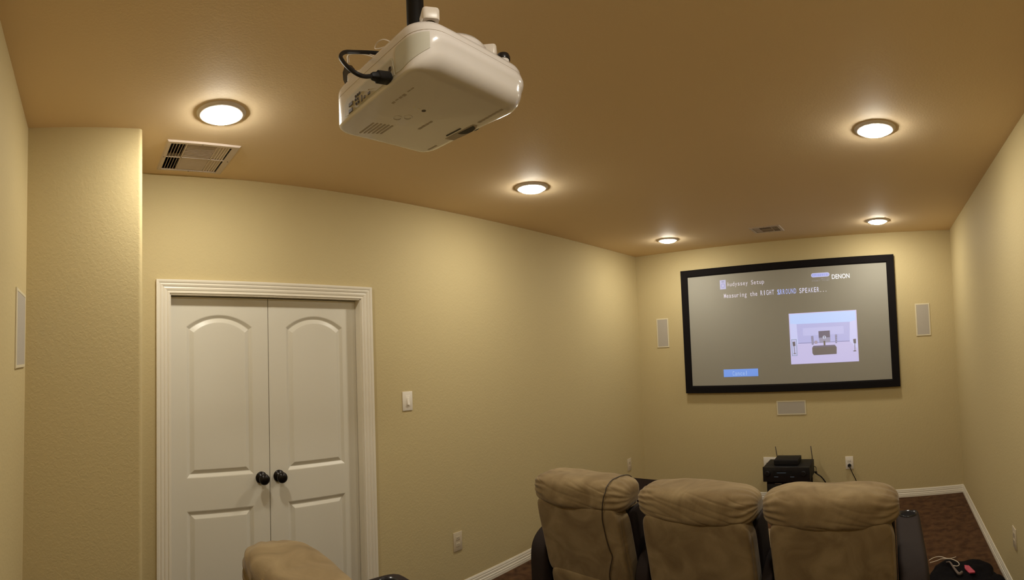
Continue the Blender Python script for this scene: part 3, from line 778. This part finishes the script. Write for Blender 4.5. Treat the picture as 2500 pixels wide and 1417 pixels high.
# cables at the projector
hd = empty('video_cable', (-0.789, 0.548, 2.05), 'thick black video cable looping out of the projector rear', 'cable')
bm = bmesh.new()
a = Vector((-0.790, 0.5485, 2.062)); b = Vector((-0.776, 0.499, 2.046)); d = (b - a).normalized(); sx = Vector((1, 0, .15)).normalized(); sz = d.cross(sx).normalized()
prof = [(0, .0115, .0080), (.003, .0125, .0090), (.036, .0115, .0088), (.038, .0088, .0068), (.050, .0070, .0058), (.054, .0045, .0043)]
rings = [[bm.verts.new(a + d * s + sx * (w_ * math.copysign(abs(math.cos(t)) ** .5, math.cos(t))) + sz * (h_ * math.copysign(abs(math.sin(t)) ** .5, math.sin(t)))) for t in [2 * PI * k / 20 + .01 for k in range(20)]] for s, w_, h_ in prof]
skin(bm, rings); finish('plug', bm, 'blackmatte', hd, smooth=True, auto=50)
bm = bmesh.new(); tube(bm, [(-0.776, 0.500, 2.046), (-0.768, 0.480, 2.036), (-0.760, 0.460, 2.031), (-0.771, 0.450, 2.044), (-0.794, 0.450, 2.069), (-0.821, 0.460, 2.097), (-0.852, 0.487, 2.129), (-0.888, 0.53, 2.161), (-0.906, 0.575, 2.183), (-0.905, 0.625, 2.196), (-0.903, 0.675, 2.215), (-0.902, 0.700, 2.24), (-0.897, 0.703, 2.30), (-0.897, 0.703, 2.439)], 0.0039, 12)
finish('cord', bm, 'blackmatte', hd, smooth=True)
sp = empty('cable_clip', (-1.01, 0.60, 2.15), 'small black cable adapter hanging by the left end of the projector', 'adapter')
bm = bmesh.new()
pts = [(-1.022, 0.585, 2.219), (-1.010, 0.585, 2.205), (-1.004, 0.585, 2.190), (-1.012, 0.585, 2.176), (-1.022, 0.585, 2.166), (-1.034, 0.585, 2.186), (-1.036, 0.585, 2.206)]
a = [bm.verts.new((x, y, z)) for x, y, z in pts]; b = [bm.verts.new((x + .003, y + 0.016, z)) for x, y, z in pts]; skin(bm, [a, b]); finish('casing', bm, 'blackplastic', sp)
bx('connector', -1.020, -0.995, 0.590, 0.604, 2.170, 2.184, 'silver', sp, bev=0.002)
for nm, pts, r, m_, lb in (('power_cable', [(-1.006, 0.585, 2.215), (-0.99, 0.575, 2.220), (-0.966, 0.575, 2.213), (-0.92, 0.58, 2.188), (-0.885, 0.59, 2.163), (-0.88, 0.62, 2.155), (-0.90, 0.64, 2.160), (-0.915, 0.70, 2.20), (-0.903, 0.708, 2.26), (-0.903, 0.708, 2.439)], 0.0024, 'white_cord', 'pale cable behind the black video cable at the projector'),
                       ('thin_cable', [(-0.867, 0.62, 2.194), (-0.891, 0.62, 2.216), (-0.910, 0.62, 2.229), (-0.930, 0.62, 2.235), (-0.943, 0.62, 2.233), (-0.944, 0.62, 2.226), (-0.924, 0.62, 2.216), (-0.898, 0.62, 2.206), (-0.881, 0.625, 2.196)], 0.0013, 'white_cord', 'thin cable looped beside the projector bracket')):
    bm = bmesh.new(); tube(bm, pts, r, 8); tag(finish(nm, bm, m_, smooth=True), lb, 'cable')

# ================================================================== RECLINERS
def wrinkle(seed):
    def fn(u, q):
        p = Vector((q.x * 1.0, q.y, q.z)) + Vector((seed * 3.1, seed, 0))
        # diagonal folds down the rear of the pillow
        s = (u.x * 0.9 + u.z * 0.8)
        f = noise.noise(Vector((s * 3.0 + seed, (u.x - u.z) * 0.55, seed * 2.3)))
        ridge = (1 - abs(f) * 2.6); ridge = max(0, ridge) ** 3
        big = noise.noise(p * 5.0) * 0.008 + noise.noise(p * 11.0 + Vector((4, 4, 4))) * 0.005
        endg = max(0, abs(u.x) - 0.55) / 0.45
        ang = math.atan2(u.z, u.y)
        gather = math.sin(ang * 15 + noise.noise(p * 6) * 6) * 0.0035 * endg * max(0, 1.1 - abs(u.x)) * 4 * max(0, 0.6 - u.y * .6)
        amp = big - ridge * 0.0030 * max(0, 0.5 - u.y * .5) + gather
        nrm = Vector((u.x ** 3 * .3, u.y, u.z)).normalized()
        return nrm * amp
    return fn
def softs(seed, amp=0.006):
    return lambda u, q: Vector((u.x, u.y, u.z)).normalized() * (noise.noise(q * 4 + Vector((seed, 0, 0))) * amp + noise.noise(q * 13 + Vector((0, seed, 0))) * amp * .35)

def recliner(xa, xb, yr, seed, label, group, left, right=None):
    """xa..xb sides of the back; yr = rear of the head roll"""
    cx = (xa + xb) / 2; hw = (xb - xa) / 2
    t = empty('theater_recliner', (cx, yr + 0.45, 0), label, 'recliner', group)
    bm = bmesh.new(); puff(bm, (cx, yr + 0.127, 0.845), (hw + 0.026, 0.125, 0.078), 3.4, 48, wrinkle(seed)); finish('headrest', bm, 'suede', t, smooth=True)
    lean = lambda z: yr + 0.018 + (0.78 - z) * 0.25
    def sheared(c, h, n, res, fn=None):
        bm = bmesh.new(); puff(bm, c, h, n, res, fn)
        for v in bm.verts: v.co.y += (0.78 - v.co.z) * 0.25
        return bm
    finish('back_panel', sheared((cx, yr + 0.075, 0.610), (hw - 0.008, 0.055, 0.200), 9, 22, softs(seed, .004)), 'suede', t, smooth=True)
    finish('side_panel', sheared((cx, yr + 0.090, 0.585), (hw - 0.001, 0.045, 0.20), 9, 16), 'suede', t, smooth=True)
    finish('skirt', sheared((cx, yr + 0.070, 0.250), (hw - 0.020, 0.058, 0.205), 8, 16, softs(seed + 2, .005)), 'suede', t, smooth=True)
    for sx in (-1, 1):
        finish('side_shade', sheared((cx + sx * (hw - 0.010), yr + 0.215, 0.560), (0.012, 0.088, 0.215), 8, 10), 'leather', t, smooth=True)  # dark leather-toned panels added to put shade on the sides of the back
    finish('backrest', sheared((cx, yr + 0.225, 0.600), (hw - 0.024, 0.085, 0.22), 5, 18, softs(seed + 5)), 'suede', t, smooth=True)
    bm = bmesh.new(); puff(bm, (cx, yr + 0.575, 0.415), (hw - 0.012, 0.270, 0.085), 5, 20, softs(seed + 7)); finish('seat_cushion', bm, 'suede', t, smooth=True)
    bm = bmesh.new(); puff(bm, (cx, yr + 0.815, 0.250), (hw - 0.012, 0.035, 0.150), 5, 14, softs(seed + 8)); finish('footrest', bm, 'suede', t, smooth=True)
    bx('base_frame', xa + 0.02, xb - 0.02, yr + 0.20, yr + 0.80, 0.02, 0.32, 'leather', t, bev=0.01)
    sides = [left] + ([right] if right else [])
    for i, (a, b) in enumerate(sides):
        bm = bmesh.new()
        def sh(u, q):       # rounded rear top, slightly domed top
            rear = max(0, -u.y - 0.55) / 0.45
            return Vector((0, 0, -0.05 * rear ** 2 * max(0, u.z)))
        back = 0.02 if i == 1 else 0.0
        puff(bm, ((a + b) / 2, yr + 0.455 - back, 0.302), ((b - a) / 2, 0.355 + back, 0.298), 9, 24, sh)
        ar = finish('armrest', bm, 'leather', t, smooth=True); ar['label'] = 'dark brown leather armrest'
        bm = bmesh.new(); c_ = ((a + b) / 2, yr + 0.672, 0.5975)
        cr = min(1.0, (b - a) / 0.104); lathe(bm, [(0.044 * cr, -0.002), (0.045 * cr, 0.006), (0.042 * cr, 0.009), (0.038 * cr, 0.006), (0.036 * cr, 0.0035)], 32, Matrix.Translation(c_)); ch = finish('cup_holder', bm, 'blackplastic', ar, smooth=True, auto=60)
        ch['label'] = 'shiny black cup holder'
        bm = bmesh.new(); lathe(bm, [(0.0365 * cr, 0.0005), (0.0365 * cr, 0.004), (0, 0.004)], 32, Matrix.Translation(c_)); finish('cup_shade_disc', bm, 'frame_velvet', ar, smooth=True, auto=60)  # flat black disc, its colour standing for the shaded hollow of the cup
    return t
YF = 1.905
g = 'theater recliners seen from behind'
recliner(-1.640, -1.162, YF, 1.0, 'beige suede recliner in the front row with a thin cord over its headrest, farthest left', g, (-1.752, -1.644))
recliner(-1.062, -0.572, YF, 2.7, 'middle beige suede recliner of the three in the front row', g, (-1.142, -1.066))
recliner(-0.505, -0.008, YF, 5.3, 'right-hand beige suede recliner in the front row, before the equipment stack', g, (-0.566, -0.509), (-0.004, 0.124))
recliner(-1.658, -1.158, 0.485, 8.1, 'beige suede recliner cut off by the lower edge, in front of the double doors', g, (-1.862, -1.662), (-1.154, -1.060))

# cord over the first recliner, laid on its upholstery
from mathutils.bvhtree import BVHTree
seat = [o for o in bpy.data.objects if o.name == 'theater_recliner'][0]
trees = [BVHTree.FromPolygons([v.co for v in c.data.vertices], [p.vertices for p in c.data.polygons]) for c in seat.children if c.name.split('.')[0] in ('headrest', 'back_panel', 'skirt')]
def surf(org, d):
    best = None
    for t_ in trees:
        h = t_.ray_cast(Vector(org), Vector(d))
        if h[0] is not None and (best is None or h[3] < best[3]): best = h
    return best[0] - Vector(d).normalized() * 0.0042 if best else None
cpts = [surf(p, (0, 0, -1)) for p in ((-1.194, 2.11, 1.3), (-1.206, 2.065, 1.3), (-1.214, 2.01, 1.3), (-1.213, 1.97, 1.3))]
cpts += [surf((-1.213, 1.925 - 0.6, 0.905 + 0.6), (0, 1, -1)), surf((-1.214, 1.905 - 0.6, 0.895 + 0.6), (0, 1, -1))]
# rear side: heights with the sideways wander seen in the photograph
for x, z in ((-1.218, 0.868), (-1.224, 0.848), (-1.231, 0.815), (-1.238, 0.790), (-1.243, 0.755), (-1.243, 0.715), (-1.240, 0.66), (-1.234, 0.615), (-1.226, 0.580), (-1.240, 0.54), (-1.255, 0.498), (-1.262, 0.46), (-1.262, 0.35), (-1.262, 0.25), (-1.26, 0.15)):
    cpts.append(surf((x, 1.2, z), (0, 1, 0)))
cpts = [p for p in cpts if p is not None]
fr = [surf((-1.190, 3.2, z), (0, -1, 0)) for z in (0.79, 0.83, 0.87)]
cpts = [p for p in fr if p is not None] + cpts
bm = bmesh.new(); tube(bm, cpts, 0.0022, 8, n=4)
tag(finish('charging_cable', bm, 'brown_cord', smooth=True), 'thin dark cord draped down the back of the leftmost front recliner', 'cord')

# ================================================================== EQUIPMENT STACK
rc = empty('av_receiver', (-0.912, 4.43, 0.283), 'black audio receiver with two antennas standing in front of the screen wall', 'receiver')
bx('chassis', -1.116, -0.712, 4.285, 4.560, 0.290, 0.413, 'blackmatte', rc, bev=0.003)
fp = bx('front_panel', -1.120, -0.708, 4.277, 4.287, 0.287, 0.415, 'blackplastic', rc, bev=0.003)
bx('display', -1.030, -0.860, 4.2755, 4.278, 0.345, 0.385, 'blackmatte', fp)
bx('display_text', -0.995, -0.915, 4.2748, 4.2758, 0.3640, 0.3675, 'bluegrey', fp)
bx('button_row', -1.020, -0.985, 4.2748, 4.2775, 0.330, 0.333, 'bluegrey', fp); bx('button_row', -0.880, -0.845, 4.2748, 4.2775, 0.330, 0.333, 'bluegrey', fp)
for x in (-1.078, -0.762):
    bm = bmesh.new(); lathe(bm, [(0, 0), (0.022, 0), (0.022, 0.014), (0.019, 0.018), (0, 0.018)], 28, frame_to((x, 4.277, 0.360), (0, -1, 0))); finish('knob', bm, 'blackplastic', fp, smooth=True, auto=40)
for x, dx in ((-1.052, -0.012), (-0.728, -0.008)):
    bm = bmesh.new(); tube(bm, [(x, 4.565, 0.40), (x, 4.570, 0.43), (x + dx, 4.568, 0.527)], 0.0042, 8, smooth=False); finish('antenna', bm, 'brown_cord', rc, smooth=True)
for x in (-1.07, -0.76):
    for y in (4.32, 4.52):
        bm = bmesh.new(); lathe(bm, [(0, 0.279), (0.018, 0.279), (0.018, 0.292), (0, 0.292)], 16, Matrix.Translation((x, y, 0))); finish('foot', bm, 'blackplastic', rc)
tb = empty('set_top_box', (-0.92, 4.42, 0.4155), 'small black box lying on top of the receiver', 'box')
bx('case', -1.030, -0.815, 4.330, 4.505, 0.4185, 0.462, 'blackmatte', tb, bev=0.003)
bx('front_strip', -1.026, -0.819, 4.3285, 4.331, 0.424, 0.440, 'blackplastic', tb)
for x in (-1.015, -0.83):
    bm = bmesh.new(); lathe(bm, [(0, 0.4145), (0.008, 0.4145), (0.008, 0.419), (0, 0.419)], 12, Matrix.Translation((x, 4.42, 0))); finish('foot', bm, 'blackplastic', tb)
lw = empty('lower_black_cabinet', (-0.91, 4.43, 0), 'black cabinet beneath the receiver, mostly hidden by the recliners', 'cabinet')
bx('cabinet_body', -1.095, -0.735, 4.300, 4.590, 0.012, 0.279, 'brown_box', lw, bev=0.004)
bx('cabinet_front', -1.090, -0.740, 4.294, 4.302, 0.030, 0.262, 'blackplastic', lw, bev=0.002)
bx('handle', -1.020, -0.960, 4.286, 4.296, 0.268, 0.2725, 'silver', lw)
bx('plinth', -1.08, -0.75, 4.32, 4.57, 0.0, 0.014, 'brown_box', lw)
# cables at the right of the stack
ad = empty('equipment_cable', (-0.70, 4.55, 0.28), 'black cable with connector trailing from the right side of the receiver', 'cable')
bx('connector', -0.706, -0.688, 4.545, 4.560, 0.285, 0.303, 'blackplastic', ad, bev=0.002)
bm = bmesh.new(); tube(bm, [(-0.714, 4.565, 0.345), (-0.700, 4.572, 0.335), (-0.697, 4.566, 0.318), (-0.697, 4.556, 0.302)], 0.003, 8); finish('cord', bm, 'blackplastic', ad, smooth=True)
bm = bmesh.new(); tube(bm, [(-0.735, 4.60, 0.300), (-0.716, 4.60, 0.283), (-0.690, 4.60, 0.262), (-0.655, 4.60, 0.235), (-0.615, 4.60, 0.17), (-0.60, 4.60, 0.06), (-0.60, 4.60, 0.008)], 0.0065, 8); finish('cord', bm, 'blackplastic', ad, smooth=True)

# dark box on the carpet between the first and second recliner, near the far left
sw = empty('subwoofer', (-1.98, 3.46, 0), 'dark brown box on the floor glimpsed between the left and middle front headrests', 'subwoofer')
bx('cabinet', -2.17, -1.79, 3.28, 3.64, 0.02, 0.45, 'brown_box', sw, bev=0.012, seg=3)
for x in (-2.13, -1.83):
    for y in (3.32, 3.60):
        bm = bmesh.new(); lathe(bm, [(0, 0), (0.016, 0), (0.016, 0.022), (0, 0.022)], 12, Matrix.Translation((x, y, 0))); finish('foot', bm, 'blackplastic', sw)

# ================================================================== THINGS ON THE FLOOR AT THE RIGHT
def lump(seed):
    def fn(u, q):
        k = noise.noise(q * 7 + Vector((seed, 2, 0))) * 0.045 + noise.noise(q * 19 + Vector((0, seed, 0))) * 0.012
        v = Vector((u.x, u.y, u.z)).normalized() * k
        if q.z + v.z < 0.002: v.z = 0.002 - q.z
        return v
    return fn
bg = empty('black_bag', (0.37, 2.95, 0), 'crumpled black bag on the carpet beside the right recliner, with a pink patch', 'bag')
bm = bmesh.new(); puff(bm, (0.365, 2.90, 0.055), (0.185, 0.27, 0.055), 3.0, 30, lump(3)); finish('bag_body', bm, 'blackcloth', bg, smooth=True)
bm = bmesh.new(); puff(bm, (0.470, 2.86, 0.045), (0.110, 0.25, 0.045), 2.6, 22, lump(9)); finish('bag_flap', bm, 'blackcloth', bg, smooth=True)
bm = bmesh.new()
pts = [(0.383, 2.962), (0.408, 2.951), (0.436, 2.912), (0.433, 2.887), (0.403, 2.871), (0.400, 2.905), (0.381, 2.937)]
a = [bm.verts.new((x, y, 0.118 + 0.01 * math.sin(y * 60))) for x, y in pts]; b = [bm.verts.new((x, y, 0.124 + 0.01 * math.sin(y * 60))) for x, y in pts]; skin(bm, [a, b]); pk = finish('bag_patch', bm, 'pink', bg); pk['label'] = 'bright pink patch'
bm = bmesh.new(); tube(bm, [(0.290, 3.085, 0.105), (0.306, 3.045, 0.122), (0.316, 2.99, 0.124), (0.326, 2.94, 0.122), (0.340, 2.889, 0.121), (0.360, 2.905, 0.120)], lambda s: 0.004 + 0.005 * s, 8); finish('strap', bm, 'grey_strap', bg, smooth=True)
bm = bmesh.new()
tube(bm, [(0.184, 3.083, 0.128), (0.217, 3.104, 0.132), (0.256, 3.109, 0.132), (0.294, 3.072, 0.134), (0.323, 3.070, 0.133), (0.351, 3.091, 0.128)], 0.0023, 8)
tube(bm, [(0.187, 3.050, 0.128), (0.230, 3.064, 0.130), (0.261, 3.080, 0.130), (0.298, 3.076, 0.128), (0.325, 3.059, 0.130), (0.349, 3.017, 0.132), (0.356, 2.983, 0.131), (0.341, 2.965, 0.131), (0.319, 2.979, 0.130)], 0.0023, 8)
tag(finish('white_cable', bm, 'white_cord', smooth=True), 'thin white cable lying in loops on the black bag', 'cable')
